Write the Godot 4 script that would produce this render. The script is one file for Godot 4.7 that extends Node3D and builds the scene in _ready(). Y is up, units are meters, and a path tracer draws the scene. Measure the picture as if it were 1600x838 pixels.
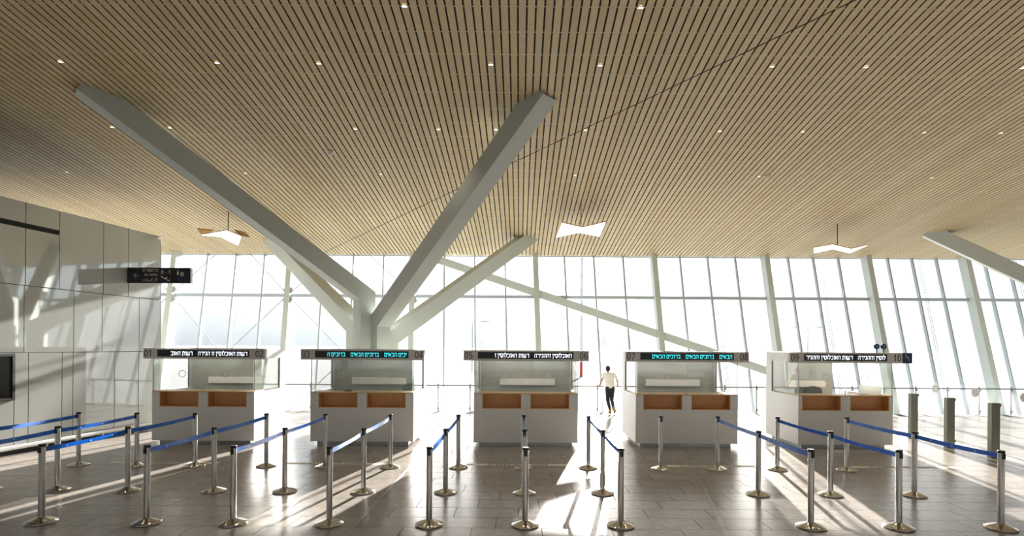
extends Node3D
# Departure hall with five passport booths, seen from a raised level camera. x right, y up, depth along -z; metres.

const SUN_AZ := 11.9
const SUN_EL := 16.0
const EXPOSURE := 2.05
const SLOPE := 0.1366       # the ceiling falls towards the glass
const CEIL0 := 9.13         # ceiling height above the camera's foot
const LEAN := 0.235         # the glass wall leans out
const LEANX := -0.033
const GLASS0 := 21.0        # depth of the glass wall at floor level

var M := {}
var taken := {}
var rng := RandomNumberGenerator.new()

# ---------------------------------------------------------------- naming
func numbered(called: String) -> String:
	if not taken.has(called):
		taken[called] = 0
		return called
	taken[called] += 1
	return "%s_%03d" % [called, taken[called]]

func tag(o: Node, label: String, category: String, group := "") -> Node:
	o.set_meta("label", label)
	o.set_meta("category", category)
	if group != "":
		o.set_meta("group", group)
	return o

func thing(called: String, label: String, category: String, at := Vector3.ZERO, turn := 0.0, group := "") -> Node3D:
	var o := Node3D.new()
	o.name = numbered(called)
	add_child(o)
	o.position = at
	o.rotation.y = turn
	tag(o, label, category, group)
	return o

func setting(called: String, label := "") -> Node3D:
	var o := Node3D.new()
	o.name = numbered(called)
	add_child(o)
	o.set_meta("kind", "structure")
	if label != "":
		o.set_meta("label", label)
	return o

func part(called: String, st: SurfaceTool, m: Material, parent: Node, label := "") -> MeshInstance3D:
	st.generate_normals()
	return place(called, st.commit(), m, parent, Vector3.ZERO, label)

func place(called: String, mesh: Mesh, m: Material, parent: Node, at := Vector3.ZERO, label := "") -> MeshInstance3D:
	var o := MeshInstance3D.new()
	o.name = called
	o.mesh = mesh
	o.material_override = m
	o.position = at
	parent.add_child(o, true)
	if label != "":
		o.set_meta("label", label)
	return o

# ---------------------------------------------------------------- shapes
func S(smooth := false) -> SurfaceTool:
	var st := SurfaceTool.new()
	st.begin(Mesh.PRIMITIVE_TRIANGLES)
	st.set_smooth_group(0 if smooth else -1)
	return st

func tri(st: SurfaceTool, a: Vector3, b: Vector3, c: Vector3, out: Vector3) -> void:
	if (b - a).cross(c - a).dot(out) > 0.0:
		var t := b
		b = c
		c = t
	st.add_vertex(a)
	st.add_vertex(b)
	st.add_vertex(c)

func quad(st: SurfaceTool, a: Vector3, b: Vector3, c: Vector3, d: Vector3, out: Vector3) -> void:
	tri(st, a, b, c, out)
	tri(st, a, c, d, out)

# a box, its edges cut by bevel
func box(st: SurfaceTool, c: Vector3, s: Vector3, bevel := 0.0, bas := Basis.IDENTITY) -> void:
	var h := s * 0.5
	var e := Vector3(h.x - bevel, h.y - bevel, h.z - bevel)
	var ax := [Vector3.RIGHT, Vector3.UP, Vector3.BACK]
	for k in 3:
		var i := (k + 1) % 3
		var j := (k + 2) % 3
		for sg in [-1.0, 1.0]:
			var n: Vector3 = ax[k] * sg
			var f: Vector3 = n * h[k]
			var u: Vector3 = ax[i] * e[i]
			var v: Vector3 = ax[j] * e[j]
			quad(st, c + bas * (f - u - v), c + bas * (f + u - v), c + bas * (f + u + v), c + bas * (f - u + v), bas * n)
	if bevel <= 0.0:
		return
	for k in 3:
		var i := (k + 1) % 3
		var j := (k + 2) % 3
		for si in [-1.0, 1.0]:
			for sj in [-1.0, 1.0]:
				var w: Vector3 = ax[k] * e[k]
				var p: Vector3 = ax[i] * si * h[i] + ax[j] * sj * e[j]
				var q: Vector3 = ax[i] * si * e[i] + ax[j] * sj * h[j]
				quad(st, c + bas * (p - w), c + bas * (p + w), c + bas * (q + w), c + bas * (q - w), bas * (p + q))
	for sx in [-1.0, 1.0]:
		for sy in [-1.0, 1.0]:
			for sz in [-1.0, 1.0]:
				var a := Vector3(sx * h.x, sy * e.y, sz * e.z)
				var b := Vector3(sx * e.x, sy * h.y, sz * e.z)
				var d := Vector3(sx * e.x, sy * e.y, sz * h.z)
				tri(st, c + bas * a, c + bas * b, c + bas * d, bas * (a + b + d))

# a bar of rectangular section from a to b; side is the direction of its width
func bar(st: SurfaceTool, a: Vector3, b: Vector3, w: float, h: float, side := Vector3.RIGHT, bevel := 0.0) -> void:
	var y := (b - a).normalized()
	var x := (side - y * side.dot(y)).normalized()
	var z := x.cross(y)
	box(st, (a + b) * 0.5, Vector3(w, (b - a).length(), h), bevel, Basis(x, y, z))

func extrude(st: SurfaceTool, pts: PackedVector2Array, o: Vector3, ux: Vector3, uy: Vector3, th: Vector3) -> void:
	var idx := Geometry2D.triangulate_polygon(pts)
	var p := func(i: int) -> Vector3: return o + ux * pts[i].x + uy * pts[i].y
	for t in range(0, idx.size(), 3):
		var a: Vector3 = p.call(idx[t])
		var b: Vector3 = p.call(idx[t + 1])
		var c: Vector3 = p.call(idx[t + 2])
		tri(st, a, b, c, -th)
		tri(st, a + th, b + th, c + th, th)
	var cw := Geometry2D.is_polygon_clockwise(pts)
	for i in pts.size():
		var j := (i + 1) % pts.size()
		var e := pts[j] - pts[i]
		var n := Vector2(e.y, -e.x) * (-1.0 if cw else 1.0)
		var a: Vector3 = p.call(i)
		var b: Vector3 = p.call(j)
		quad(st, a, b, b + th, a + th, ux * n.x + uy * n.y)

func lathe(st: SurfaceTool, prof: Array, seg: int, o := Vector3.ZERO) -> void:
	for i in prof.size() - 1:
		var p: Vector2 = prof[i]
		var q: Vector2 = prof[i + 1]
		for k in seg:
			var a := TAU * k / seg
			var b := TAU * (k + 1) / seg
			var da := Vector3(cos(a), 0, sin(a))
			var db := Vector3(cos(b), 0, sin(b))
			var mid := da + db
			var e := q - p
			var out := mid * e.y + Vector3.UP * -e.x * 2.0
			if out.length() < 1e-7:
				continue
			var pa := o + da * p.x + Vector3.UP * p.y
			var pb := o + db * p.x + Vector3.UP * p.y
			var qa := o + da * q.x + Vector3.UP * q.y
			var qb := o + db * q.x + Vector3.UP * q.y
			if p.x > 1e-6:
				tri(st, pa, pb, qb, out)
			if q.x > 1e-6:
				tri(st, pa, qb, qa, out)

func tube(st: SurfaceTool, a: Vector3, b: Vector3, r: float, seg := 8, r2 := -1.0) -> void:
	if r2 < 0.0:
		r2 = r
	var y := (b - a).normalized()
	var x := y.cross(Vector3.RIGHT if absf(y.x) < 0.9 else Vector3.UP).normalized()
	var z := x.cross(y)
	for k in seg:
		var d0 := x * cos(TAU * k / seg) + z * sin(TAU * k / seg)
		var d1 := x * cos(TAU * (k + 1) / seg) + z * sin(TAU * (k + 1) / seg)
		quad(st, a + d0 * r, a + d1 * r, b + d1 * r2, b + d0 * r2, d0 + d1)
		tri(st, a, a + d0 * r, a + d1 * r, -y)
		tri(st, b, b + d0 * r2, b + d1 * r2, y)

func disc(st: SurfaceTool, c: Vector3, r: float, th: float, normal: Vector3, seg := 24, inner := 0.0) -> void:
	var n := normal.normalized()
	var x := n.cross(Vector3.UP if absf(n.y) < 0.9 else Vector3.RIGHT).normalized()
	var y := n.cross(x)
	for k in seg:
		var d0 := x * cos(TAU * k / seg) + y * sin(TAU * k / seg)
		var d1 := x * cos(TAU * (k + 1) / seg) + y * sin(TAU * (k + 1) / seg)
		var f := n * th * 0.5
		for sg in [-1.0, 1.0]:
			quad(st, c + d0 * inner + f * sg, c + d1 * inner + f * sg, c + d1 * r + f * sg, c + d0 * r + f * sg, n * sg)
		quad(st, c + d0 * r - f, c + d1 * r - f, c + d1 * r + f, c + d0 * r + f, d0 + d1)

# pen strokes in the plane z = 0, facing +z; every stroke is a list of points
func strokes(st: SurfaceTool, lines: Array, w: float, o: Vector3, k: float, ux := Vector3.RIGHT, uy := Vector3.UP) -> void:
	var n := ux.cross(uy)
	for line in lines:
		for i in line.size() - 1:
			var p: Vector2 = line[i] * k
			var q: Vector2 = line[i + 1] * k
			var d := (q - p).normalized() * w * 0.5
			var s := Vector2(-d.y, d.x)
			var pt := func(v: Vector2) -> Vector3: return o + ux * v.x + uy * v.y
			quad(st, pt.call(p - d - s), pt.call(q + d - s), pt.call(q + d + s), pt.call(p - d + s), n)

func V(a: Array) -> Array:
	var r := []
	for i in range(0, a.size(), 2):
		r.append(Vector2(a[i], a[i + 1]))
	return r

var GLYPH := {}
func glyphs() -> void:
	# square script letters: width, strokes
	GLYPH = {
		"r": [0.6, [V([0, 1, 0.5, 1, 0.6, 0.9, 0.6, 0])]],
		"w": [0.8, [V([0, 1, 0, 0.15, 0.1, 0, 0.7, 0, 0.8, 0.15, 0.8, 1]), V([0.4, 1, 0.4, 0])]],
		"v": [0.2, [V([0.05, 1, 0.2, 1, 0.2, 0])]],
		"t": [0.68, [V([0.05, 1, 0.55, 1, 0.68, 0.9, 0.68, 0]), V([0.17, 1, 0.17, 0, 0, 0])]],
		"h": [0.6, [V([0, 1, 0.5, 1, 0.6, 0.9, 0.6, 0]), V([0.04, 0.6, 0.04, 0])]],
		"a": [0.62, [V([0, 1, 0.62, 0]), V([0.6, 1, 0.6, 0.75, 0.42, 0.4]), V([0.02, 0, 0.02, 0.3, 0.2, 0.65])]],
		"k": [0.55, [V([0, 1, 0.4, 1, 0.55, 0.85, 0.55, 0.15, 0.4, 0, 0, 0])]],
		"l": [0.5, [V([0, 1.4, 0, 1, 0.5, 1, 0.5, 0.7, 0.2, 0])]],
		"s": [0.62, [V([0, 1, 0.62, 1, 0.62, 0.3, 0.45, 0, 0.2, 0, 0.06, 0.3, 0.06, 1])]],
		"y": [0.2, [V([0, 1, 0.2, 1, 0.2, 0.55])]],
		"n": [0.2, [V([0, 1, 0.2, 1, 0.2, -0.35])]],
		"g": [0.45, [V([0.05, 1, 0.3, 1, 0.37, 0.85, 0.37, 0.3, 0.45, 0]), V([0.37, 0.3, 0, 0])]],
		"b": [0.65, [V([0, 1, 0.45, 1, 0.55, 0.85, 0.55, 0]), V([0, 0, 0.66, 0])]],
		"m": [0.6, [V([0, 1, 0.5, 1, 0.6, 0.9, 0.6, 0, 0.05, 0, 0.05, 1])]],
		"e": [0.6, [V([0.6, 1, 0.6, 0.35, 0.4, 0.1, 0, 0]), V([0.1, 1, 0.3, 0.2])]],
	}

# writes from right to left; returns the left end
func rtl(st: SurfaceTool, text: String, right: Vector3, size: float, pen: float, most := 99.0) -> float:
	var x := right.x
	for ch in text:
		if ch == " ":
			x -= 0.42 * size
			continue
		var g: Array = GLYPH[ch]
		x -= g[0] * size
		if right.x - x > most:
			break
		strokes(st, g[1], pen, Vector3(x, right.y, right.z), size)
		x -= 0.26 * size
	return x

func words(text: String, size: float, depth := 0.002, bold := false) -> TextMesh:
	var t := TextMesh.new()
	var f := SystemFont.new()
	f.font_names = PackedStringArray(["Droid Sans"])
	if bold:
		f.font_weight = 700
	t.font = f
	t.text = text
	t.font_size = 64
	t.pixel_size = size / 46.0
	t.depth = depth
	return t

# ---------------------------------------------------------------- materials
func mat(called: String, c: Color, rough := 0.6, metal := 0.0) -> StandardMaterial3D:
	var m := StandardMaterial3D.new()
	m.resource_name = called
	m.albedo_color = c
	m.roughness = rough
	m.metallic = metal
	M[called] = m
	return m

func noise_tex(seed_: int, freq: float, lo: Color, hi: Color, size := 512, octaves := 4) -> NoiseTexture2D:
	var n := FastNoiseLite.new()
	n.seed = seed_
	n.frequency = freq
	n.fractal_octaves = octaves
	var t := NoiseTexture2D.new()
	t.width = size
	t.height = size
	t.seamless = true
	t.noise = n
	var g := Gradient.new()
	g.set_color(0, lo)
	g.set_color(1, hi)
	t.color_ramp = g
	return t

func triplanar(m: StandardMaterial3D, scale: Vector3) -> void:
	m.uv1_triplanar = true
	m.uv1_world_triplanar = true
	m.uv1_scale = scale

func glass(called: String, c: Color) -> StandardMaterial3D:
	var m := mat(called, c, 0.02)
	m.transparency = BaseMaterial3D.TRANSPARENCY_ALPHA
	return m

func glow(called: String, c: Color, e: float) -> StandardMaterial3D:
	var m := mat(called, c, 0.5)
	m.emission_enabled = true
	m.emission = c
	m.emission_energy_multiplier = e
	return m

func materials() -> void:
	var grain := noise_tex(3, 0.02, Color(0.86, 0.84, 0.8), Color(1, 1, 1))
	var tones := [Color(0.86, 0.79, 0.635), Color(0.875, 0.81, 0.66), Color(0.835, 0.76, 0.605), Color(0.86, 0.775, 0.61), Color(0.85, 0.79, 0.65)]
	for i in tones.size():
		var w := mat("slat%d" % i, tones[i], 0.55)
		w.albedo_texture = grain
		triplanar(w, Vector3(9.0, 9.0, 0.35))
		w.uv1_offset = Vector3(i * 0.37, i * 0.21, i * 0.13)
	mat("void", Color(0.42, 0.41, 0.40), 0.9)
	mat("carrier", Color(0.9, 0.9, 0.88), 0.5)
	mat("roof", Color(0.84, 0.75, 0.58), 0.8)
	mat("steel_paint", Color(0.75, 0.78, 0.765), 0.42)
	mat("mullion", Color(0.66, 0.70, 0.73), 0.4)
	var panel := mat("panel", Color(0.72, 0.73, 0.72), 0.035, 0.25)
	panel.clearcoat_enabled = true
	panel.clearcoat = 0.6
	panel.clearcoat_roughness = 0.03
	mat("joint", Color(0.1, 0.1, 0.1), 0.8)
	mat("plaster", Color(0.86, 0.86, 0.84), 0.8)
	var tint := noise_tex(11, 0.012, Color(0.88, 0.88, 0.88), Color(1, 1, 1))
	var stone := [Color(0.585, 0.555, 0.53), Color(0.605, 0.575, 0.545), Color(0.57, 0.545, 0.52)]
	for i in stone.size():
		var t := mat("tile%d" % i, stone[i], 0.26)
		t.albedo_texture = tint
		triplanar(t, Vector3(0.8, 0.8, 0.8))
		t.uv1_offset = Vector3(i * 0.31, 0, i * 0.17)
	mat("grout", Color(0.27, 0.25, 0.24), 0.8)
	mat("steel", Color(0.78, 0.78, 0.77), 0.22, 1.0)
	mat("chrome", Color(0.80, 0.79, 0.77), 0.12, 1.0)
	mat("kick", Color(0.62, 0.61, 0.59), 0.28, 1.0)
	mat("black", Color(0.05, 0.05, 0.055), 0.45)
	mat("board", Color(0.075, 0.08, 0.095), 0.35)
	var belt := mat("belt", Color(0.0, 0.40, 0.82), 0.28)
	belt.backlight_enabled = true
	belt.backlight = Color(0.05, 0.2, 0.45)
	mat("emblem", Color(0.86, 0.9, 0.95), 0.5)
	mat("booth_white", Color(0.84, 0.84, 0.835), 0.32)
	mat("sign_grey", Color(0.80, 0.79, 0.775), 0.5)
	mat("numeral", Color(0.06, 0.06, 0.06), 0.6)
	var nw := mat("niche_wood", Color(0.91, 0.69, 0.45), 0.45)
	nw.albedo_texture = noise_tex(21, 0.02, Color(0.85, 0.8, 0.75), Color(1, 1, 1))
	triplanar(nw, Vector3(0.6, 7.0, 2.0))
	var cw := mat("counter_wood", Color(0.86, 0.74, 0.56), 0.4)
	cw.albedo_texture = nw.albedo_texture
	triplanar(cw, Vector3(0.6, 2.0, 7.0))
	mat("back_panel", Color(0.66, 0.67, 0.63), 0.35)
	glass("booth_glass", Color(0.80, 0.88, 0.85, 0.10))
	glass("pane", Color(0.9, 0.95, 0.97, 0.03))
	glass("rail_glass", Color(0.88, 0.94, 0.96, 0.07))
	mat("frost", Color(0.84, 0.86, 0.85), 0.6)
	mat("rail_paint", Color(0.42, 0.43, 0.44), 0.4)
	mat("post_paint", Color(0.62, 0.64, 0.65), 0.4)
	mat("pedestal", Color(0.46, 0.465, 0.42), 0.35, 0.35)
	glow("led_white", Color(0.95, 0.97, 1.0), 0.6)
	glow("led_cyan", Color(0.30, 0.88, 0.90), 0.55)
	glow("lamp_face", Color(1, 0.99, 0.96), 1.6)
	glow("spot_face", Color(1, 0.97, 0.9), 1.5)
	mat("lamp_back", Color(0.74, 0.58, 0.36), 0.6)
	mat("sign_blue", Color(0.07, 0.22, 0.42), 0.5)
	mat("sign_text", Color(0.80, 0.79, 0.74), 0.6)
	mat("sign_ring", Color(0.16, 0.28, 0.55), 0.6)
	mat("sign_edge", Color(0.72, 0.80, 0.88), 0.4)
	mat("tape", Color(0.80, 0.78, 0.72), 0.6)
	mat("skin", Color(0.78, 0.58, 0.46), 0.55)
	mat("shirt", Color(0.93, 0.925, 0.90), 0.85)
	mat("jeans", Color(0.13, 0.15, 0.19), 0.85)
	mat("boot", Color(0.66, 0.50, 0.31), 0.7)
	mat("hair", Color(0.09, 0.07, 0.06), 0.7)
	mat("apron", Color(0.56, 0.565, 0.575), 0.9)
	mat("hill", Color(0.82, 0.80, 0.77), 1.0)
	mat("galvanised", Color(0.62, 0.64, 0.66), 0.5)
	mat("mast_white", Color(0.88, 0.88, 0.87), 0.6)
	mat("mast_red", Color(0.72, 0.16, 0.13), 0.6)
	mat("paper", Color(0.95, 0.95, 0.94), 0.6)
	mat("chair", Color(0.12, 0.125, 0.13), 0.6)
	mat("dark_glass", Color(0.22, 0.24, 0.23), 0.08)
	mat("room_green", Color(0.55, 0.58, 0.40), 0.7)

func ceil_at(d: float) -> float:
	return CEIL0 - SLOPE * d

func on_glass(x: float, h: float, inward := 0.0) -> Vector3:   # x is measured at the wall's head
	return Vector3(x + (h - 6.067) * LEANX, h, -(GLASS0 + LEAN * h - inward))

# ---------------------------------------------------------------- main
func _ready() -> void:
	rng.seed = 7
	light_and_camera()
	materials()
	glyphs()
	build_floor()
	build_ceiling()
	build_shell()
	build_side_wall()
	build_glass_wall()
	build_outside()
	build_tree(Vector3(-4.2, 0, -15.9), [
		[Vector2(-4.42, 15.7), 3.8, Vector3(-8.81, 7.57, 11.45)], [Vector2(-3.98, 15.7), 3.05, Vector3(0.35, 7.55, 11.58)],
		[Vector2(-3.9, 16.3), 2.6, Vector3(0.235, 6.36, 20.3)], [Vector2(-4.8, 16.3), 2.95, Vector3(-9.2, 6.3, 20.6)]],
		"pale branching steel column rising behind booth 03 04")
	build_tree(Vector3(19.6, 0, -15.9), [
		[Vector2(19.4, 15.7), 3.8, Vector3(15.0, 7.57, 11.45)], [Vector2(19.85, 15.7), 3.05, Vector3(24.2, 7.55, 11.58)],
		[Vector2(19.9, 16.3), 2.6, Vector3(24.1, 6.36, 20.3)], [Vector2(19.0, 16.3), 2.7, Vector3(14.6, 6.46, 19.5)]],
		"branching steel column at the far right, one sloping arm in view")
	build_railing()
	build_booths()
	build_gates()
	build_stanchions()
	build_lamps()
	build_hanging_sign()
	build_floor_tape()
	build_person()

func light_and_camera() -> void:
	var cam := Camera3D.new()
	cam.name = "camera"
	cam.projection = Camera3D.PROJECTION_FRUSTUM
	cam.near = 0.05
	cam.far = 20000.0
	cam.size = 0.05 * 838.0 / 864.0
	cam.frustum_offset = Vector2(-12.0, 123.0) / 864.0 * 0.05
	cam.position = Vector3(0, 2.4, 0)
	cam.rotation.z = 0.0065
	cam.current = true
	add_child(cam)
	var sky := ProceduralSkyMaterial.new()
	sky.sky_top_color = Color(0.78, 0.87, 0.97)
	sky.sky_horizon_color = Color(0.95, 0.975, 1.0)
	sky.sky_curve = 0.25
	sky.ground_horizon_color = Color(0.9, 0.92, 0.93)
	sky.ground_bottom_color = Color(0.7, 0.7, 0.7)
	sky.sky_energy_multiplier = 0.74
	sky.ground_energy_multiplier = 1.0
	sky.sun_angle_max = 55.0
	sky.sun_curve = 0.35
	var s := Sky.new()
	s.sky_material = sky
	var env := Environment.new()
	env.background_mode = Environment.BG_SKY
	env.sky = s
	env.tonemap_mode = Environment.TONE_MAPPER_LINEAR
	env.tonemap_exposure = EXPOSURE
	env.volumetric_fog_enabled = true      # only the banks of desert haze built below
	env.volumetric_fog_density = 0.0
	env.sdfgi_enabled = true
	env.ssao_enabled = true
	env.ssil_enabled = true
	var we := WorldEnvironment.new()
	we.name = "sky"
	we.environment = env
	add_child(we)
	var sun := DirectionalLight3D.new()
	sun.name = "sun"
	sun.light_color = Color(1.0, 0.98, 0.945)
	sun.light_energy = 5.2
	sun.light_angular_distance = 0.6
	sun.shadow_enabled = true
	add_child(sun)
	var az := deg_to_rad(SUN_AZ)
	var el := deg_to_rad(SUN_EL)
	var to := Vector3(sin(az) * cos(el), sin(el), -cos(az) * cos(el))
	sun.look_at_from_position(to * 50.0, Vector3.ZERO, Vector3.UP)

# ---------------------------------------------------------------- floor
func build_floor() -> void:
	var fl := setting("floor")
	var st := S()
	box(st, Vector3(1, -0.18, -5.2), Vector3(50, 0.32, 30.8))
	part("screed", st, M.grout, fl)
	var L := 0.915
	var W := 0.457
	var cells := []
	for r in range(-6, 29):
		var d := 7.30 + W * (r - 2)
		for k in range(-28, 30):
			var x := L * k + fmod(absf(r * 7) * 0.305, L)
			if d < -9.0 or d + W > 20.5 or x < -23.5 or x + L > 25.5:
				continue
			cells.append([x, d])
	var near := []
	var rest := []
	for c in cells:
		var d: float = c[1] + W * 0.5
		var x: float = c[0] + L * 0.5
		var inside: bool = d > 6.4 and d < 14.6 and x > -0.97 * d - 0.45 and x < 0.94 * d + 0.45
		if inside and near.size() < 300:
			near.append(c)
		else:
			rest.append(c)
	var mesh_st := S()
	box(mesh_st, Vector3(L * 0.5, -0.011, -W * 0.5), Vector3(L - 0.008, 0.022, W - 0.008))
	mesh_st.generate_normals()
	var mesh := mesh_st.commit()
	for c in near:
		place("tile", mesh, M["tile%d" % rng.randi_range(0, 2)], fl, Vector3(c[0], 0, -c[1]))
	# far tiles and the floor behind the camera
	for v in 3:
		var ft := S()
		var n := 0
		for i in rest.size():
			if (i * 7 + i / 5) % 3 != v:
				continue
			var c: Array = rest[i]
			var a := Vector3(c[0] + 0.004, 0, -c[1] - 0.004)
			var b := Vector3(c[0] + L - 0.004, 0, -c[1] - W + 0.004)
			quad(ft, a, Vector3(b.x, 0, a.z), b, Vector3(a.x, 0, b.z), Vector3.UP)
			for e in [[a, Vector3(b.x, 0, a.z), Vector3.BACK], [b, Vector3(a.x, 0, b.z), Vector3.FORWARD], [a, Vector3(a.x, 0, b.z), Vector3.LEFT], [b, Vector3(b.x, 0, a.z), Vector3.RIGHT]]:
				quad(ft, e[0], e[1], e[1] + Vector3.DOWN * 0.022, e[0] + Vector3.DOWN * 0.022, e[2])
			n += 1
		var o := part("tiles", ft, M["tile%d" % v], fl)
		o.set_meta("kind", "stuff")
	# floor behind the camera
	var bk := S()
	box(bk, Vector3(1, -0.011, 7.0), Vector3(49.5, 0.022, 6.2))
	part("floor_field", bk, M.tile0, fl)
	# expansion joints
	var t1 := setting("trim_1")
	st = S()
	for k in [-0.012, 0.012]:
		bar(st, Vector3(-2.2 + k, 0.0005, -2.0), Vector3(-2.16 + k, 0.0005, -13.2), 0.006, 0.003)
	part("expansion_joint", st, M.kick, t1)
	st = S()
	for k in [-0.012, 0.012]:
		bar(st, Vector3(1.6 + k, 0.0005, -2.1), Vector3(3.98 + k, 0.0005, -13.2), 0.006, 0.003)
	part("expansion_joint", st, M.kick, t1)
	# grille at the edge of the floor and the studded strip under the gates
	var t2 := setting("trim_2")
	st = S()
	for k in 3:
		bar(st, Vector3(-12, 0.004, -20.42 - k * 0.03), Vector3(25.5, 0.004, -20.42 - k * 0.03), 0.012, 0.012)
	part("edge_grille", st, M.kick, t2)
	var t3 := setting("trim_3")
	st = S()
	box(st, Vector3(10.85, 0.002, -13.0), Vector3(0.36, 0.004, 11.0))
	part("strip", st, M.tape, t3)
	st = S()
	for i in 130:
		for j in 4:
			disc(st, Vector3(10.73 + j * 0.085, 0.006, -7.7 - i * 0.082 - (0.041 if j % 2 else 0.0)), 0.022, 0.006, Vector3.UP, 8)
	var stud := part("studs", st, M.kick, t3)
	stud.set_meta("kind", "stuff")

# ---------------------------------------------------------------- ceiling
func seam_d(x: float) -> float:
	return 14.54 - (x + 0.4) * 1.0152

func build_ceiling() -> void:
	var ce := setting("ceiling")
	var st := S()
	var bas := Basis(Vector3.RIGHT, atan(SLOPE))
	# closed roof deck above the slats, over the whole hall
	var pts := PackedVector2Array([Vector2(-10.3, ceil_at(-10.3) + 0.3), Vector2(22.75, ceil_at(22.75) + 0.3), Vector2(22.75, ceil_at(22.75) + 0.7), Vector2(-10.3, ceil_at(-10.3) + 0.7)])
	extrude(st, pts, Vector3(-25, 0, 0), Vector3.FORWARD, Vector3.UP, Vector3(52, 0, 0))
	part("roof_deck", st, M.void, ce)
	# boarded ceiling behind the camera
	st = S()
	pts = PackedVector2Array([Vector2(-10.2, ceil_at(-10.2)), Vector2(3.3, ceil_at(3.3)), Vector2(3.3, ceil_at(3.3) + 0.05), Vector2(-10.2, ceil_at(-10.2) + 0.05)])
	extrude(st, pts, Vector3(-24.9, 0, 0), Vector3.FORWARD, Vector3.UP, Vector3(51.8, 0, 0))
	part("boarding", st, M.roof, ce)
	# side strips beyond the slats
	for sx in [[-24.9, -21.75], [22.5, 26.9]]:
		st = S()
		pts = PackedVector2Array([Vector2(3.3, ceil_at(3.3)), Vector2(22.5, ceil_at(22.5)), Vector2(22.5, ceil_at(22.5) + 0.05), Vector2(3.3, ceil_at(3.3) + 0.05)])
		extrude(st, pts, Vector3(sx[0], 0, 0), Vector3.FORWARD, Vector3.UP, Vector3(sx[1] - sx[0], 0, 0))
		part("boarding", st, M.roof, ce)
	var th := 0.005
	var hw := 0.058
	for i in 300:
		var x := -21.6 + i * 0.147
		var cuts := []
		var g := i / 7
		var base := 3.4 + fmod(g * 1.37 + (g * g % 5) * 0.31, 2.4) + (1.2 if i % 2 else 0.0)
		var ds := [3.4]
		var k := base
		while k < 22.2:
			if k > 3.9 and absf(k - seam_d(x)) > 0.4:
				ds.append(k)
			k += 2.4
		ds.append(22.38)
		st = S()
		for s in ds.size() - 1:
			var a0: float = ds[s] + (0.002 if s else 0.0)
			var a1: float = ds[s + 1] - 0.002
			slat_piece(st, x, hw, th, a0, a1)
		part("slat", st, M["slat%d" % [0, 1, 0, 2, 1, 3, 0, 4, 1, 2][rng.randi_range(0, 9)]], ce)
	# carriers that bridge the gaps
	for j in 31:
		var d := 4.28 + j * 0.585
		st = S()
		box(st, Vector3(0.4, ceil_at(d) + 0.009, -d), Vector3(43.9, 0.008, 0.016), 0.0, bas)
		part("carrier_rail", st, M.carrier, ce)

func slat_piece(st: SurfaceTool, x: float, hw: float, th: float, a0: float, a1: float) -> void:
	var sl := seam_d(x - hw)
	var sr := seam_d(x + hw)
	var g := 0.024
	# left and right ends of each run, cut along the seam
	var runs := []
	if a1 <= minf(sl, sr) - g or a0 >= maxf(sl, sr) + g:
		runs.append([a0, a0, a1, a1])
	else:
		if a0 < minf(sl, sr) - g - 0.02:
			runs.append([a0, a0, minf(sl - g, a1), minf(sr - g, a1)])
		if a1 > maxf(sl, sr) + g + 0.02:
			runs.append([maxf(sl + g, a0), maxf(sr + g, a0), a1, a1])
	for r in runs:
		var p := func(xx: float, d: float, up: float) -> Vector3: return Vector3(xx, ceil_at(d) + up, -d)
		var q := []
		for up in [0.0, th]:
			q.append_array([p.call(x - hw, r[0], up), p.call(x + hw, r[1], up), p.call(x + hw, r[3], up), p.call(x - hw, r[2], up)])
		quad(st, q[0], q[1], q[2], q[3], Vector3.DOWN)
		quad(st, q[4], q[5], q[6], q[7], Vector3.UP)
		quad(st, q[0], q[3], q[7], q[4], Vector3.LEFT)
		quad(st, q[1], q[2], q[6], q[5], Vector3.RIGHT)
		quad(st, q[0], q[1], q[5], q[4], Vector3.BACK)
		quad(st, q[3], q[2], q[6], q[7], Vector3.FORWARD)

# ---------------------------------------------------------------- shell
func build_shell() -> void:
	var side := func(called: String, x: float) -> void:
		var w := setting(called)
		var st := S()
		var pts := PackedVector2Array([Vector2(-10.3, -0.7), Vector2(22.4, -0.7), Vector2(22.75, ceil_at(22.75) + 0.4), Vector2(-10.3, ceil_at(-10.3) + 0.4)])
		extrude(st, pts, Vector3(x, 0, 0), Vector3.FORWARD, Vector3.UP, Vector3(0.3, 0, 0))
		part("wall_leaf", st, M.plaster, w)
	side.call("wall_right", 25.7)
	side.call("wall_far_left", -24.2)
	# assumed, unseen glazed front behind the camera; glazing sized to light the booth fronts
	var b := setting("wall_back")
	var st := S()
	box(st, Vector3(0.9, 0.2, 10.15), Vector3(50, 0.5, 0.3))
	part("sill", st, M.plaster, b)
	for i in 9:
		st = S()
		box(st, Vector3(-24.0 + i * 6.2, 2.4, 10.15), Vector3(0.35, 4.5, 0.3))
		part("pier", st, M.steel_paint, b)
	st = S()
	box(st, Vector3(0.9, 7.75, 10.15), Vector3(50, 6.2, 0.3))
	part("upper_wall", st, M.plaster, b)
	for i in 8:
		st = S()
		box(st, Vector3(-20.9 + i * 6.2, 2.55, 10.15), Vector3(5.84, 4.18, 0.012))
		part("pane", st, M.pane, b)

# ---------------------------------------------------------------- panelled wall on the left
func side_at(d: float, h: float, out := 0.0) -> Vector3:
	var n := Vector3(1, 0, 0.137).normalized()
	return Vector3(-10.9 + 0.137 * (d - 11.63), h, -d) + n * out

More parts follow.
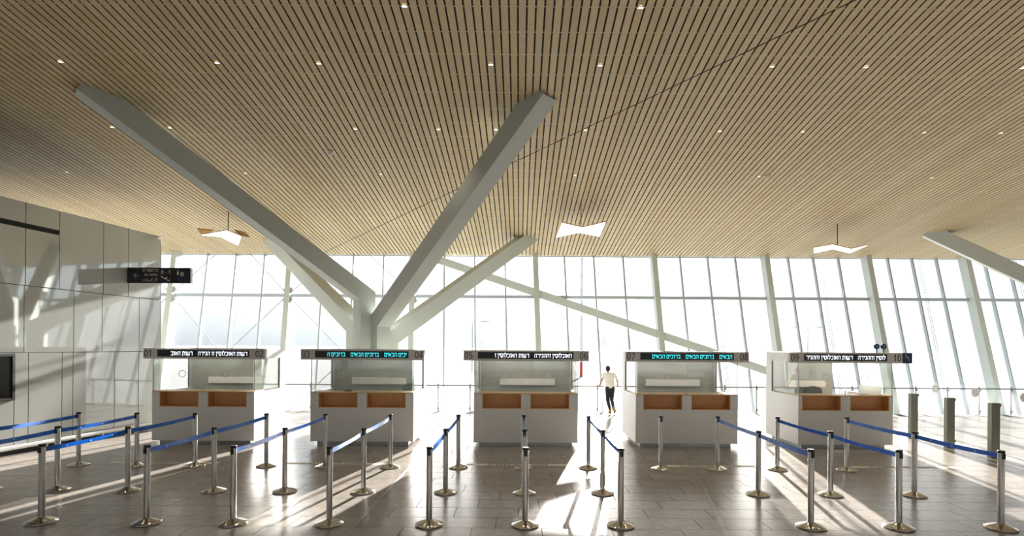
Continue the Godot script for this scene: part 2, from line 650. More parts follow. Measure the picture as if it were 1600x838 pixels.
func build_side_wall() -> void:
	var w := setting("wall_left")
	var along := Vector3(0.137, 0, -1).normalized()
	var n := Vector3(1, 0, 0.137).normalized()
	var core := S()
	var a := side_at(0.5, 0, -0.03)
	var b := side_at(15.86, 0, -0.03)
	var back := Vector3(-7.0, 0, 0)
	var up := Vector3(0, 5.49, 0)
	quad(core, a, b, b + up, a + up, n)
	quad(core, b, b + back, b + back + up, b + up, Vector3.FORWARD)
	quad(core, a, a + back, a + back + up, a + up, Vector3.BACK)
	quad(core, a + up, b + up, b + back + up, a + back + up, Vector3.UP)
	quad(core, a + back, b + back, b + back + up, a + back + up, Vector3.LEFT)
	part("wall_core", core, M.joint, w)
	var rows := [
		[0.10, 2.2, [3.0, 4.6, 6.0, 7.4, 8.8, 10.2, 12.19, 12.96, 13.23, 14.37, 15.13, 15.88]],
		[2.2, 3.67, [3.0, 5.0, 7.0, 9.0, 10.6, 12.09, 13.24, 14.0, 15.14, 15.88]],
		[3.67, 5.5, [3.0, 5.0, 7.0, 9.0, 10.6, 12.11, 12.88, 14.03, 14.78, 15.88]]]
	for r in rows:
		var ds: Array = r[2]
		for i in ds.size() - 1:
			var d0: float = ds[i]
			var d1: float = ds[i + 1]
			var holes := [[d0, d1, r[0], r[1]]]
			if r[0] < 1.0 and d0 == 10.2:      # the panel round the window
				holes = [[10.2, 10.28, 0.1, 2.2], [11.89, 12.19, 0.1, 2.2], [10.28, 11.89, 0.1, 1.18], [10.28, 11.89, 2.17, 2.2]]
			elif r[0] > 3.0 and d1 <= 12.89:   # the slot diffuser parts the panels
				holes = [[d0, d1, 3.67, 4.93], [d0, d1, 5.03, 5.5]]
			for hl in holes:
				var g := 0.007
				var st := S()
				var c := side_at((hl[0] + hl[1]) * 0.5, (hl[2] + hl[3]) * 0.5, -0.013)
				var len: float = (hl[1] - hl[0]) * Vector2(1, 0.137).length() - g * 2.0
				if len < 0.02:
					continue
				box(st, c, Vector3(0.024, maxf(0.01, hl[3] - hl[2] - g * 2.0), len), 0.002, Basis(n, Vector3.UP, n.cross(Vector3.UP)))
				part("wall_panel", st, M.panel, w)
	# end face panels
	for r in rows:
		var st := S()
		box(st, side_at(15.88, (r[0] + r[1]) * 0.5, 0) + Vector3(-3.5, 0, -0.012), Vector3(7.0, r[1] - r[0] - 0.014, 0.024), 0.002)
		part("wall_panel", st, M.panel, w)
	# slot diffuser
	var st := S()
	for k in 2:
		bar(st, side_at(3.0, 4.955 + k * 0.05, -0.01), side_at(12.87, 4.955 + k * 0.05, -0.01), 0.012, 0.02, n)
	part("slot_diffuser", st, M.black, w)
	# bumper rail
	st = S()
	bar(st, side_at(3.0, 0.19, 0.10), side_at(15.6, 0.19, 0.10), 0.05, 0.06, n, 0.008)
	part("bumper_rail", st, M.booth_white, w)
	for i in 9:
		st = S()
		var d := 4.0 + i * 1.42
		bar(st, side_at(d, 0.0, 0.09), side_at(d, 0.17, 0.09), 0.03, 0.05, n)
		part("rail_foot", st, M.kick, w)
	# window with a dark frame
	var win := setting("window_2", "dark framed office window in the white panel wall")
	for e in [[10.28, 11.89, 1.18, 1.23], [10.28, 11.89, 2.12, 2.17], [10.28, 10.34, 1.23, 2.12], [11.83, 11.89, 1.23, 2.12]]:
		st = S()
		box(st, side_at((e[0] + e[1]) * 0.5, (e[2] + e[3]) * 0.5, 0.0), Vector3(0.06, e[3] - e[2], (e[1] - e[0]) * 1.009), 0.004, Basis(n, Vector3.UP, n.cross(Vector3.UP)))
		part("frame", st, M.black, win)
	st = S()
	box(st, side_at(11.085, 1.675, -0.012), Vector3(0.012, 0.89, 1.5), 0.0, Basis(n, Vector3.UP, n.cross(Vector3.UP)))
	part("pane", st, M.dark_glass, win)

# ---------------------------------------------------------------- glass wall
func build_glass_wall() -> void:
	var w := setting("window_1", "tall leaning glass wall with white steel frame")
	var cols := [-23.3, -18.4, -13.744, -9.156, -4.28, 0.60, 5.326, 9.796, 13.853, 17.781, 21.6, 25.4]
	var head := 6.067
	var low := -0.7
	var tr := 4.37
	var st: SurfaceTool
	for i in cols.size():
		st = S()
		var o := -0.02 if i % 1 == 0 else 0.0
		bar(st, on_glass(cols[i], low, 0.26), on_glass(cols[i], head + 0.05, 0.26), 0.21, 0.42, Vector3.RIGHT, 0.01)
		part("column", st, M.steel_paint, w)
		if i == cols.size() - 1:
			continue
		var x0: float = cols[i]
		var x1: float = cols[i + 1]
		for k in range(0, 4):
			if k > 0:
				var xm := lerpf(x0, x1, k * 0.25)
				st = S()
				bar(st, on_glass(xm, low, 0.06), on_glass(xm, head + 0.03, 0.06), 0.065, 0.14, Vector3.RIGHT, 0.004)
				part("mullion", st, M.mullion, w)
			if k == 2:
				for dx in [0.16, 0.24]:
					st = S()
					tube(st, on_glass(lerpf(x0, x1, 0.5) + dx, low, 0.18), on_glass(lerpf(x0, x1, 0.5) + dx, head, 0.18), 0.011, 6)
					part("tie_rod", st, M.mullion, w)
			var xa := lerpf(x0, x1, k * 0.25) + 0.02
			var xb := lerpf(x0, x1, (k + 1) * 0.25) - 0.02
			for rr in [[low, tr - 0.05], [tr + 0.05, head + 0.02]]:
				st = S()
				var nrm := Vector3(0, -LEAN, 1).normalized() * 0.012
				var A := on_glass(xa, rr[0])
				var B := on_glass(xb, rr[0])
				var C := on_glass(xb, rr[1])
				var D := on_glass(xa, rr[1])
				quad(st, A, B, C, D, nrm)
				part("pane", st, M.pane, w)
		st = S()
		bar(st, on_glass(x0 + 0.08, tr, 0.12), on_glass(x1 - 0.08, tr, 0.12), 0.12, 0.16, Vector3.UP, 0.005)
		part("transom", st, M.mullion, w)
	# head beam where the glass meets the slats
	st = S()
	bar(st, on_glass(-24, head + 0.08, 0.05), on_glass(25.6, head + 0.08, 0.05), 0.1, 0.2, Vector3.UP)
	part("head_rail", st, M.mullion, w)
	st = S()
	box(st, Vector3(1, ceil_at(22.5) + 0.22, -22.56), Vector3(50, 0.44, 0.1))
	part("fascia", st, M.mullion, w)
	# foot wall
	st = S()
	bar(st, on_glass(-24, low + 0.03, 0.0), on_glass(25.6, low + 0.03, 0.0), 0.16, 0.3, Vector3.UP)
	part("foot_rail", st, M.mullion, w)
	# crossing ties in the two left bays
	var node := func(i: int) -> Vector3: return on_glass(cols[i], tr, 0.34)
	for i in [1, 2, 3]:
		var l: Vector3 = node.call(i)
		var r: Vector3 = node.call(i + 1)
		var half: float = (cols[i + 1] - cols[i]) * 0.36
		var ends := [[l, on_glass(cols[i + 1], -0.4, 0.34)], [r, on_glass(cols[i], -0.4, 0.34)], [l, on_glass(cols[i] + half, head, 0.34)], [r, on_glass(cols[i + 1] - half, head, 0.34)]]
		for e in ends:
			st = S()
			tube(st, e[0], e[1], 0.017, 6)
			part("brace_cable", st, M.mullion, w)
	for i in [1, 2, 3, 4]:
		st = S()
		var c: Vector3 = node.call(i)
		for sg in [-1.0, 1.0]:
			for sv in [-1.0, 1.0]:
				extrude(st, PackedVector2Array([Vector2(0, 0), Vector2(0.17 * sg, 0.2 * sv), Vector2(0.13 * sg, 0.24 * sv), Vector2(0, 0.4 * sv)]), c + Vector3(0.06 * sg, 0, 0), Vector3.RIGHT, Vector3(0, 1, -LEAN).normalized(), Vector3(0, 0, 0.03))
		part("brace_gusset", st, M.steel_paint, w)
	# sloping beam across the middle bays
	st = S()
	bar(st, Vector3(-3.62, 5.974, -22.15), Vector3(9.86, 1.388, -21.07), 0.3, 0.16, Vector3.UP, 0.01)
	part("sloping_beam", st, M.steel_paint, w)
	# cover strip across the threshold below the floor's edge
	st = S()
	box(st, Vector3(1, -0.75, -20.75), Vector3(50, 0.1, 0.7))
	part("void_floor", st, M.plaster, w)

# ---------------------------------------------------------------- outside
func build_outside() -> void:
	var g := setting("ground")
	var st := S()
	quad(st, Vector3(-9000, -0.85, -20), Vector3(9000, -0.85, -20), Vector3(9000, -0.85, -9000), Vector3(-9000, -0.85, -9000), Vector3.UP)
	part("apron", st, M.apron, g)
	st = S()
	quad(st, Vector3(-400, -0.86, 600), Vector3(400, -0.86, 600), Vector3(400, -0.86, 9), Vector3(-400, -0.86, 9), Vector3.UP)
	part("forecourt", st, M.apron, g)
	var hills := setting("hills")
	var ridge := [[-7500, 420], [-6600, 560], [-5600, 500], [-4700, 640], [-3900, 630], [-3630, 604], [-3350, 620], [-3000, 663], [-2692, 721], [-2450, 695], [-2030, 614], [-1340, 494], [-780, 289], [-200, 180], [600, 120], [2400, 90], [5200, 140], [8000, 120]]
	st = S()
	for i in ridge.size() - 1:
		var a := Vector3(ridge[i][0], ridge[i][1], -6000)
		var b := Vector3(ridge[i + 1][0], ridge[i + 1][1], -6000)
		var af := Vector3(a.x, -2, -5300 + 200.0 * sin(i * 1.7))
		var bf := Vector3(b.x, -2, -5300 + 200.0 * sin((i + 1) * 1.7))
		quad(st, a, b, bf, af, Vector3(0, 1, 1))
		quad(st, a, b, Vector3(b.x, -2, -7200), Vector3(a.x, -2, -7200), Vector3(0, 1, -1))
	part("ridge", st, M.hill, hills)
	# desert haze before the hills
	var haze := FogVolume.new()
	haze.name = "desert_haze"
	haze.shape = RenderingServer.FOG_VOLUME_SHAPE_BOX
	haze.size = Vector3(17000, 680, 2400)
	haze.position = Vector3(0, 339, -3900)
	var fm := FogMaterial.new()
	fm.resource_name = "haze"
	fm.albedo = Color(0.93, 0.97, 1.0)
	fm.density = 0.0005
	haze.material = fm
	haze.set_meta("kind", "stuff")
	haze.set_meta("label", "pale haze lying before the distant hills")
	haze.set_meta("category", "haze")
	add_child(haze)
	# lit mast with red bands
	var mast := thing("mast", "tall white mast with a red foot band outside the glass, left of the standing person", "mast", Vector3(6.7, -0.85, -60))
	for k in 9:
		st = S(true)
		tube(st, Vector3(0, k * 1.6, 0), Vector3(0, (k + 1) * 1.6, 0), 0.17, 12)
		part("mast_section", st, M.mast_red if k == 0 else M.mast_white, mast)
	var poles := [[738, -6.0, 70, 6.3, "slender lamp post outside, seen just left of the central wall column"], [1262, 41.6, 80, 6.2, "twin-armed lamp post outside, beyond the glass above booth 09 10"], [1226, 55.8, 118, 5.8, "small distant lamp post outside, just left of the twin-armed one"], [1400, 78.0, 115, 5.5, "distant lamp post outside behind the round blue discs of booth 09 10"]]
	for p in poles:
		var x: float = (p[0] - 812.0) / 864.0 * p[2]
		var lp := thing("lamp_post", p[4], "lamp post", Vector3(x, -0.85, -p[2]))
		st = S()
		tube(st, Vector3.ZERO, Vector3(0, p[3], 0), 0.09, 8, 0.05)
		part("pole", st, M.galvanised, lp)
		for sg in ([1.0] if p[0] == 738 else [-1.0, 1.0]):
			st = S()
			bar(st, Vector3(0, p[3], 0), Vector3(sg * 1.3, p[3] + 0.12, 0), 0.07, 0.07, Vector3.UP)
			box(st, Vector3(sg * 1.7, p[3] + 0.14, 0), Vector3(1.0, 0.13, 0.4), 0.03)
			part("lamp_head", st, M.galvanised, lp)

# ---------------------------------------------------------------- branching columns
func build_tree(at: Vector3, arms: Array, label: String) -> void:
	var t := thing("branching_column", label, "column", at)
	for a in arms:
		var leg := Vector3(a[0].x, 0, -a[0].y) - at
		var tip := Vector3(a[2].x, a[2].y, -a[2].z) - at
		var hz := Vector3(tip.x - leg.x, 0, tip.z - leg.z)
		var run := hz.length()
		var ux := hz / run
		var hw := 0.225
		var up := Vector2(run, tip.y - a[1]).normalized()
		# mitre at the bend
		var nl := Vector2(-1, 0)
		var na := Vector2(-up.y, up.x)
		var bis := (nl + na).normalized()
		var mit := bis * hw / bis.dot(nl)
		var bend := Vector2(0, a[1])
		var end := Vector2(run, tip.y) + up * 0.25
		var pts := PackedVector2Array([Vector2(-hw, 0), bend + mit, end + na * hw, end - na * hw, bend - mit, Vector2(hw, 0)])
		var side := Vector3(-ux.z, 0, ux.x)
		var st := S()
		extrude(st, pts, leg - side * hw, ux, Vector3.UP, side * hw * 2.0)
		part("arm", st, M.steel_paint, t)

# ---------------------------------------------------------------- railing
func build_railing() -> void:
	var r := thing("glass_railing", "glass balustrade with a thin grey handrail along the glass wall", "railing", Vector3(0, 0, -20.3))
	var st := S(true)
	tube(st, Vector3(-10.5, 0.965, 0.05), Vector3(25.2, 0.965, 0.05), 0.024, 10)
	part("handrail", st, M.rail_paint, r)
	var x := -10.0
	while x < 25.0:
		st = S()
		box(st, Vector3(x, 0.52, -0.03), Vector3(0.055, 1.04, 0.02), 0.003)
		part("post", st, M.post_paint, r)
		for h in [0.13, 0.9]:
			st = S()
			box(st, Vector3(x, h, 0.0), Vector3(0.07, 0.055, 0.07), 0.006)
			part("clamp", st, M.rail_paint, r)
		st = S()
		box(st, Vector3(x + 0.585, 0.52, 0.0), Vector3(1.13, 0.9, 0.012))
		part("glass_pane", st, M.rail_glass, r)
		x += 1.17

# ---------------------------------------------------------------- booths
func build_booths() -> void:
	var A := "havklvsyn"
	var specs := [
		{"x": -7.55, "w": 2.44, "label": "leftmost white passport booth, sign 01 02, nearest the panel wall", "n": ["01", "02"], "t": ["rwvt havklvsyn vv hgyrh   rwvt havk"], "led": "led_white", "sl": 0.2, "sr": 0.26},
		{"x": -3.755, "w": 2.46, "label": "white passport booth under the branching column, sign 03 04, cyan display", "n": ["03", "04"], "t": ["ykym hbaym   brvkym hbaym   brvkym h"], "led": "led_cyan", "sl": 0.23, "sr": 0.25},
		{"x": 0.157, "w": 2.49, "label": "central white passport booth, sign 05 06, seen straight on", "n": ["05", "06"], "t": ["havklvsyn vhhgyrh   rwvt havklvsyn v"], "led": "led_white", "sl": 0.25, "sr": 0.25},
		{"x": 4.0, "w": 2.44, "label": "white passport booth just right of the standing person, sign 07 08", "n": ["07", "08"], "t": ["hbaym   brvkym hbaym   brvkym hbaym"], "led": "led_cyan", "sl": 0.25, "sr": 0.25},
		{"x": 7.79, "w": 2.26, "label": "rightmost white passport booth with blue sign panel, sign 09 10", "n": ["09", "10"], "t": ["lvsyn vhhgyrh   rwvt havklvsyn vhhgyr"], "led": "led_white", "sl": 0.23, "sr": 0.2}]
	for i in 5:
		var s: Dictionary = specs[i]
		var b := thing("passport_booth", s.label, "booth", Vector3(s.x, 0, -13.2), 0.0, "passport booths in a row")
		booth(b, s, i)

func booth(b: Node3D, s: Dictionary, i: int) -> void:
	var w: float = s.w
	var hw := w * 0.5
	var depth := 1.74
	var ct := 1.265
	var low := 0.108
	var st := S()
	# recessed kick plate
	box(st, Vector3(0, low * 0.5, -depth * 0.5), Vector3(w - 0.26, low, depth - 0.2))
	part("kick_plate", st, M.kick, b)
	# front of the counter, with two openings for the niches
	var nw := 0.93
	var gap := 0.22
	var nb := 0.915
	var nt := 1.262
	st = S()
	var th := 0.06
	box(st, Vector3(0, (low + nb) * 0.5, -th * 0.5), Vector3(w, nb - low, th), 0.004)
	var edge := (w - nw * 2.0 - gap) * 0.5
	for sg in [-1.0, 1.0]:
		box(st, Vector3(sg * (hw - edge * 0.5), (nb + ct) * 0.5, -th * 0.5), Vector3(edge, ct - nb, th))
	box(st, Vector3(0, (nb + ct) * 0.5, -th * 0.5), Vector3(gap, ct - nb, th))
	part("counter_front", st, M.booth_white, b)
	for sg in [-1.0, 1.0]:
		var cx: float = sg * (gap + nw) * 0.5
		st = S()
		var dp := 0.26
		box(st, Vector3(cx, (nb + nt) * 0.5, -dp), Vector3(nw, nt - nb, 0.02))
		box(st, Vector3(cx, nb + 0.008, -dp * 0.5 - 0.001), Vector3(nw, 0.016, dp))
		for s2 in [-1.0, 1.0]:
			box(st, Vector3(cx + s2 * (nw * 0.5 - 0.008), (nb + nt) * 0.5, -dp * 0.5 - 0.001), Vector3(0.016, nt - nb, dp))
		part("niche", st, M.niche_wood, b, "wood-lined niche below the counter")
	# counter top
	st = S()
	box(st, Vector3(0, ct + 0.012, -0.26), Vector3(w, 0.024, 0.54), 0.004)
	part("counter_top", st, M.counter_wood, b)
	st = S()
	box(st, Vector3(0, 1.0, -0.72), Vector3(w - 0.12, 0.03, 0.5), 0.003)
	part("desk", st, M.counter_wood, b)
	# side walls with a window
	for sg in [-1.0, 1.0]:
		var x: float = sg * hw
		var zr := depth
		st = S()
		var tall: bool = not (i == 4 and sg > 0.0)
		var outline: PackedVector2Array
		if tall:
			var bottom := S()
			box(bottom, Vector3(x - sg * 0.035, (low + 1.264) * 0.5, -zr * 0.5 - 0.0305), Vector3(0.07, 1.264 - low, zr - 0.061), 0.003)
			box(bottom, Vector3(x - sg * 0.035, (1.264 + 2.31) * 0.5, -zr + 0.16), Vector3(0.07, 2.31 - 1.264, 0.32), 0.003)
			box(bottom, Vector3(x - sg * 0.035, 2.19, -zr * 0.5 + 0.11), Vector3(0.07, 0.24, zr - 0.42), 0.003)
			part("side_wall", bottom, M.booth_white, b)
			box(st, Vector3(x - sg * 0.03, 1.68, -(zr - 0.32) * 0.5), Vector3(0.01, 0.78, zr - 0.33))
			part("side_pane", st, M.booth_glass, b)
			st = S()
			box(st, Vector3(x - sg * 0.03, 1.68, -(zr - 0.33)), Vector3(0.02, 0.78, 0.02))
			part("pane_frame", st, M.black, b)
		else:
			box(st, Vector3(x - sg * 0.035, (low + 1.264) * 0.5, -zr * 0.5 - 0.0305), Vector3(0.07, 1.264 - low, zr - 0.061), 0.003)
			part("side_wall", st, M.booth_white, b)
			st = S()
			box(st, Vector3(x - sg * 0.03, 1.68, -0.3), Vector3(0.01, 0.78, 0.6))
			part("side_pane", st, M.booth_glass, b)
	# back wall
	st = S()
	var bx0 := -hw + 0.07
	var bx1 := hw - 0.07
	if i == 4:
		bx1 = 0.55
	box(st, Vector3((bx0 + bx1) * 0.5, (low + 2.31) * 0.5, -depth + 0.18), Vector3(bx1 - bx0, 2.31 - low, 0.05), 0.003)
	part("back_wall", st, M.back_panel, b)
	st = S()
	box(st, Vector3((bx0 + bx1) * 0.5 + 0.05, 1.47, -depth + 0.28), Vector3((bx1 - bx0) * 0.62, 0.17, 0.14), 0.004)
	part("light_patch_board", st, M.paper, b)  # added white board imitating pale patches of light behind the front glass
	# front glass: two panes, each with a round speech disc
	for sg in [-1.0, 1.0]:
		st = S()
		box(st, Vector3(sg * hw * 0.5, (1.29 + 2.06) * 0.5, -0.03), Vector3(hw - 0.01, 0.77, 0.01))
		var pane := part("front_pane", st, M.booth_glass, b)
		st = S()
		disc(st, Vector3(sg * hw * 0.42, 1.7, -0.022), 0.085, 0.006, Vector3.BACK, 28, 0.073)
		part("speech_ring", st, M.frost, pane)
		st = S()
		box(st, Vector3(sg * (hw - 0.008), (1.29 + 2.06) * 0.5, -0.03), Vector3(0.016, 0.77, 0.016))
		part("pane_edge", st, M.kick, b)
	st = S()
	box(st, Vector3(0, 1.34, -0.02), Vector3(0.014, 0.13, 0.014))
	part("pane_clip", st, M.kick, b)
	# overhead sign
	var sx0: float = -hw - s.sl
	var sx1: float = hw + s.sr
	st = S()
	box(st, Vector3((sx0 + sx1) * 0.5, 2.185, -0.03), Vector3(sx1 - sx0, 0.25, 0.12), 0.004)
	var sign := part("sign", st, M.sign_grey, b, "grey overhead sign with booth numbers and a running display")
	st = S()
	var dx0 := sx0 + 0.345
	var dx1 := sx1 - 0.37
	box(st, Vector3((dx0 + dx1) * 0.5, 2.19, 0.032), Vector3(dx1 - dx0, 0.16, 0.012))
	part("display", st, M.board, sign)
	var tx1 := dx1 - 0.05
	for word in s.t[0].split(" "):
		if word == "":
			tx1 -= 0.045
			continue
		st = S()
		tx1 = rtl(st, word, Vector3(tx1, 2.147, 0.0395), 0.078, 0.0115, tx1 - dx0 - 0.03) - 0.03
		part("display_lettering", st, M[s.led], sign)
	for k in 2:
		var tx: float = sx0 + 0.125 if k == 0 else sx1 - 0.125
		var tm := words(s.n[k], 0.16, 0.004)
		place("numeral", tm, M.numeral, sign, Vector3(tx, 2.187, 0.033)).scale = Vector3(0.82, 1, 1)
	if i == 4:
		# accessible desk panel and the two round discs
		st = S()
		box(st, Vector3(sx1 + 0.12, 2.185, -0.03), Vector3(0.235, 0.25, 0.12), 0.004)
		part("blue_panel", st, M.sign_blue, sign, "blue panel with a seated figure pictogram")
		st = S()
		strokes(st, [V([0.0, 0.75, 0.05, 0.4, 0.12, 0.3, 0.4, 0.28, 0.55, -0.1]), V([0.1, 0.5, 0.35, 0.45])], 0.016, Vector3(sx1 + 0.075, 2.14, 0.0325), 0.17)
		disc(st, Vector3(sx1 + 0.07, 2.285, 0.0325), 0.012, 0.002, Vector3.BACK, 12)
		part("pictogram", st, M.sign_text, sign)
		for k in 2:
			var px := 0.75 + k * 0.165
			st = S()
			disc(st, Vector3(px, 2.46, -0.03), 0.067, 0.02, Vector3.BACK, 28)
			box(st, Vector3(px, 2.35, -0.03), Vector3(0.022, 0.1, 0.014))
			part("round_disc", st, M.sign_blue, sign, "round blue disc on a short stem")
			st = S()
			if k == 0:
				strokes(st, [V([0.0, 0.5, 0.0, 0.05, 0.3, 0.05, 0.4, -0.35]), V([0.0, 0.3, 0.25, 0.3]), V([-0.1, 0.15, -0.28, -0.1, -0.2, -0.4, 0.08, -0.48, 0.25, -0.3])], 0.008, Vector3(px, 2.46, -0.0185), 0.075)
			else:
				strokes(st, [V([-0.25, 0.2, -0.1, 0.45, 0.2, 0.42, 0.3, 0.15, 0.1, -0.1, 0.05, -0.4, -0.15, -0.45])], 0.008, Vector3(px, 2.46, -0.0185), 0.075)
			part("pictogram", st, M.sign_text, sign)
	# things kept in the booths
	if i == 1:
		var ch := thing("office_chair", "black office chair showing above the counter of booth 03 04", "chair", b.position + Vector3(0.86, 0, -1.18), PI - 0.2)
		office_chair(ch, 0.46)
		var pad := thing("desk_pad", "small black oval device on the counter of booth 03 04", "device", b.position + Vector3(-0.43, ct + 0.024, -0.34))
		st = S(true)
		lathe(st, [Vector2(0.0, 0.0), Vector2(0.09, 0.0), Vector2(0.1, 0.012), Vector2(0.085, 0.03), Vector2(0.0, 0.034)], 24)
		part("shell", st, M.black, pad)
		st = S(true)
		tube(st, Vector3(0, 0.03, 0), Vector3(0, 0.045, 0), 0.02, 12)
		part("button", st, M.kick, pad)
	if i == 4:
		var ch2 := thing("office_chair", "dark office chair behind the counter of booth 09 10", "chair", b.position + Vector3(0.0, 0, -1.18), PI + 0.15)
		office_chair(ch2, 0.40)
		var scr := thing("desk_screen", "white privacy screen standing on the counter of booth 09 10", "screen", b.position + Vector3(0.77, ct + 0.024, -0.3))
		st = S()
		extrude(st, PackedVector2Array([Vector2(-0.27, 0.0), Vector2(0.29, 0.0), Vector2(0.29, 0.19), Vector2(-0.27, 0.24)]), Vector3(0, 0.0, 0), Vector3.RIGHT, Vector3.UP, Vector3(0, 0, -0.012))
		part("leaf", st, M.paper, scr)
		st = S()
		box(st, Vector3(-0.2, 0.006, 0.0), Vector3(0.22, 0.012, 0.12), 0.002)
		part("foot", st, M.kick, scr)

func office_chair(c: Node3D, seat: float) -> void:
	var st := S()
	box(st, Vector3(0, seat, 0), Vector3(0.48, 0.08, 0.46), 0.025)
	part("seat", st, M.chair, c)
	st = S()
	var pts := PackedVector2Array()
	for k in 17:
		var a := PI * k / 16.0
		pts.append(Vector2(cos(a) * 0.25, sin(a) * 0.14))
	pts.append(Vector2(-0.23, -0.5))
	pts.append(Vector2(0.23, -0.5))
	extrude(st, pts, Vector3(0, 1.27, 0.2), Vector3.RIGHT, Vector3.UP, Vector3(0, 0, 0.06))
	part("backrest", st, M.chair, c)
	st = S(true)
	tube(st, Vector3(0, 0.08, 0), Vector3(0, seat - 0.03, 0), 0.03, 12)
	part("gas_lift", st, M.steel, c)
	st = S()
	bar(st, Vector3(0, seat, 0.2), Vector3(0, 0.85, 0.24), 0.07, 0.02)
	part("back_bar", st, M.black, c)
	for k in 5:
		var d := Vector3(cos(TAU * k / 5.0), 0, sin(TAU * k / 5.0))
		st = S()
		bar(st, Vector3(0, 0.09, 0), d * 0.28 + Vector3(0, 0.06, 0), 0.05, 0.03, Vector3.UP)
		tube(st, d * 0.28 + Vector3(0, 0.03, 0) - Vector3(d.z, 0, -d.x) * 0.02, d * 0.28 + Vector3(0, 0.03, 0) + Vector3(d.z, 0, -d.x) * 0.02, 0.03, 10)
		part("leg", st, M.black, c)

# ---------------------------------------------------------------- glass gates on the right
func build_gates() -> void:
	var ds := [14.8, 13.55, 12.28, 11.0]
	var names := ["farthest grey metal gate post right of the rightmost booth", "middle of three grey metal gate posts at the right", "nearest of three grey metal gate posts at the right", "grey metal gate post past the right edge of the view"]
	for i in 4:
		var g := thing("gate_post", names[i], "gate", Vector3(10.54, 0, -ds[i]), 0.0, "gate posts in a line on the right")
		var st := S()
		box(st, Vector3(0, 0.61, 0), Vector3(0.19, 1.22, 0.12), 0.006)
		part("pillar", st, M.pedestal, g)
		for h in [0.16, 1.17]:
			st = S()
			box(st, Vector3(0.115, h, 0.0), Vector3(0.05, 0.06, 0.06), 0.004)
			part("hinge", st, M.black, g)
		st = S()
		box(st, Vector3(0.115, 0.83, 0.62), Vector3(0.012, 1.42, 1.12), 0.002)
		part("glass_leaf", st, M.rail_glass, g)
		st = S()
		disc(st, Vector3(0.115, 1.39, 0.62), 0.1, 0.018, Vector3.RIGHT, 28)
		part("round_marker", st, M.frost, g, "pale round marker on the glass leaf")

# ---------------------------------------------------------------- belt posts
func build_stanchions() -> void:
	var lines := [[-8.7, "A"], [-7.55, "B"], [-6.4, "C"], [-4.99, "D"], [-3.83, "E"], [-2.54, "F"], [-1.2, "G"], [0.09, "H"], [1.37, "I"], [2.8, "J"], [3.92, "K"], [5.1, "L"], [6.47, "M"]]
	var ord := ["first", "second", "third", "fourth", "fifth", "sixth", "seventh", "eighth", "ninth", "tenth", "eleventh", "twelfth", "thirteenth"]
	var rows := [[10.92, "far", 0], [9.05, "middle", 0], [7.42, "nearest", 0]]
	var base_st := S(true)
	lathe(base_st, [Vector2(0.0, 0.0), Vector2(0.183, 0.0), Vector2(0.187, 0.006), Vector2(0.187, 0.016), Vector2(0.18, 0.022), Vector2(0.12, 0.045), Vector2(0.06, 0.066), Vector2(0.044, 0.075), Vector2(0.0, 0.075)], 40)
	base_st.generate_normals()
	var base := base_st.commit()
	var ps := S(true)
	lathe(ps, [Vector2(0.04, 0.07), Vector2(0.04, 1.02)], 28)
	ps.generate_normals()
	var pole := ps.commit()
	var cs := S()
	lathe(cs, [Vector2(0.0, 1.015), Vector2(0.043, 1.015), Vector2(0.043, 1.043), Vector2(0.036, 1.05), Vector2(0.0, 1.05)], 28)
	cs.generate_normals()
	var cap := cs.commit()
	for l in lines:
		for k in 3:
			if l[1] == "J" and k > 0:
				continue
			var d: float = rows[k][0]
			var x: float = l[0]
			var seen: bool = x > -0.94 * d + 0.08
			var label: String
			if seen:
				label = "polished steel belt post in the %s row, %s from the left" % [rows[k][1], ord[rows[k][2]]]
				rows[k][2] += 1
			else:
				label = "steel belt post past the left edge, %s row, belt line %s" % [rows[k][1], "closest to wall" if l[1] == "A" else "second from wall"]
			var s := thing("belt_post", label, "belt post", Vector3(x, 0, -d), 0.0, "belt posts of the queue lanes")
			place("base", base, M.chrome, s)
			place("pole", pole, M.steel, s)
			place("cap", cap, M.black, s)
			var st := S()
			box(st, Vector3(0, 0.975, 0.043), Vector3(0.04, 0.075, 0.018), 0.002)
			part("belt_slot", st, M.black, s)
			if k > 0:
				st = S()
				box(st, Vector3(0, 0.975, -0.043), Vector3(0.04, 0.075, 0.018), 0.002)
				part("belt_slot", st, M.black, s)
			if k == 0 or l[1] == "J":
				continue
			# belt to the next post, sagging a little
			var len: float = d - rows[k - 1][0]
			len = absf(len) - 0.1
			st = S(true)
			var n := 14
			var tw := 0.35 * sin(x * 3.1 + k)
			var at := func(t: float, v: float) -> Vector3:
				var sag := -0.014 * 4.0 * t * (1.0 - t)
				var roll := tw * sin(PI * t)
				return Vector3(sin(roll) * v, 0.975 + sag + cos(roll) * v, -0.05 - len * t)
			for j in n:
				var t0 := float(j) / n
				var t1 := float(j + 1) / n
				for sd in [-1.0, 1.0]:
					var off := Vector3(0.0008 * sd, 0, 0)
					quad(st, at.call(t0, -0.032) + off, at.call(t1, -0.032) + off, at.call(t1, 0.032) + off, at.call(t0, 0.032) + off, Vector3(sd, 0, 0))
			var belt := part("belt", st, M.belt, s, "blue belt with small white emblems")
			for e in [0.24, 0.52, 0.8]:
				st = S()
				for sd in [-1.0, 1.0]:
					var c: Vector3 = at.call(e, 0.0) + Vector3(0.0016 * sd, 0, 0)
					for q in 4:
						var a := PI * 0.5 * q
						var p0 := Vector3(0, sin(a), cos(a)) * 0.017
						var p1 := Vector3(0, sin(a + PI / 4), cos(a + PI / 4)) * 0.006
						var p2 := Vector3(0, sin(a - PI / 4), cos(a - PI / 4)) * 0.006
						tri(st, c, c + p0, c + p1, Vector3(sd, 0, 0))
						tri(st, c, c + p0, c + p2, Vector3(sd, 0, 0))
				part("emblem", st, M.emblem, belt)

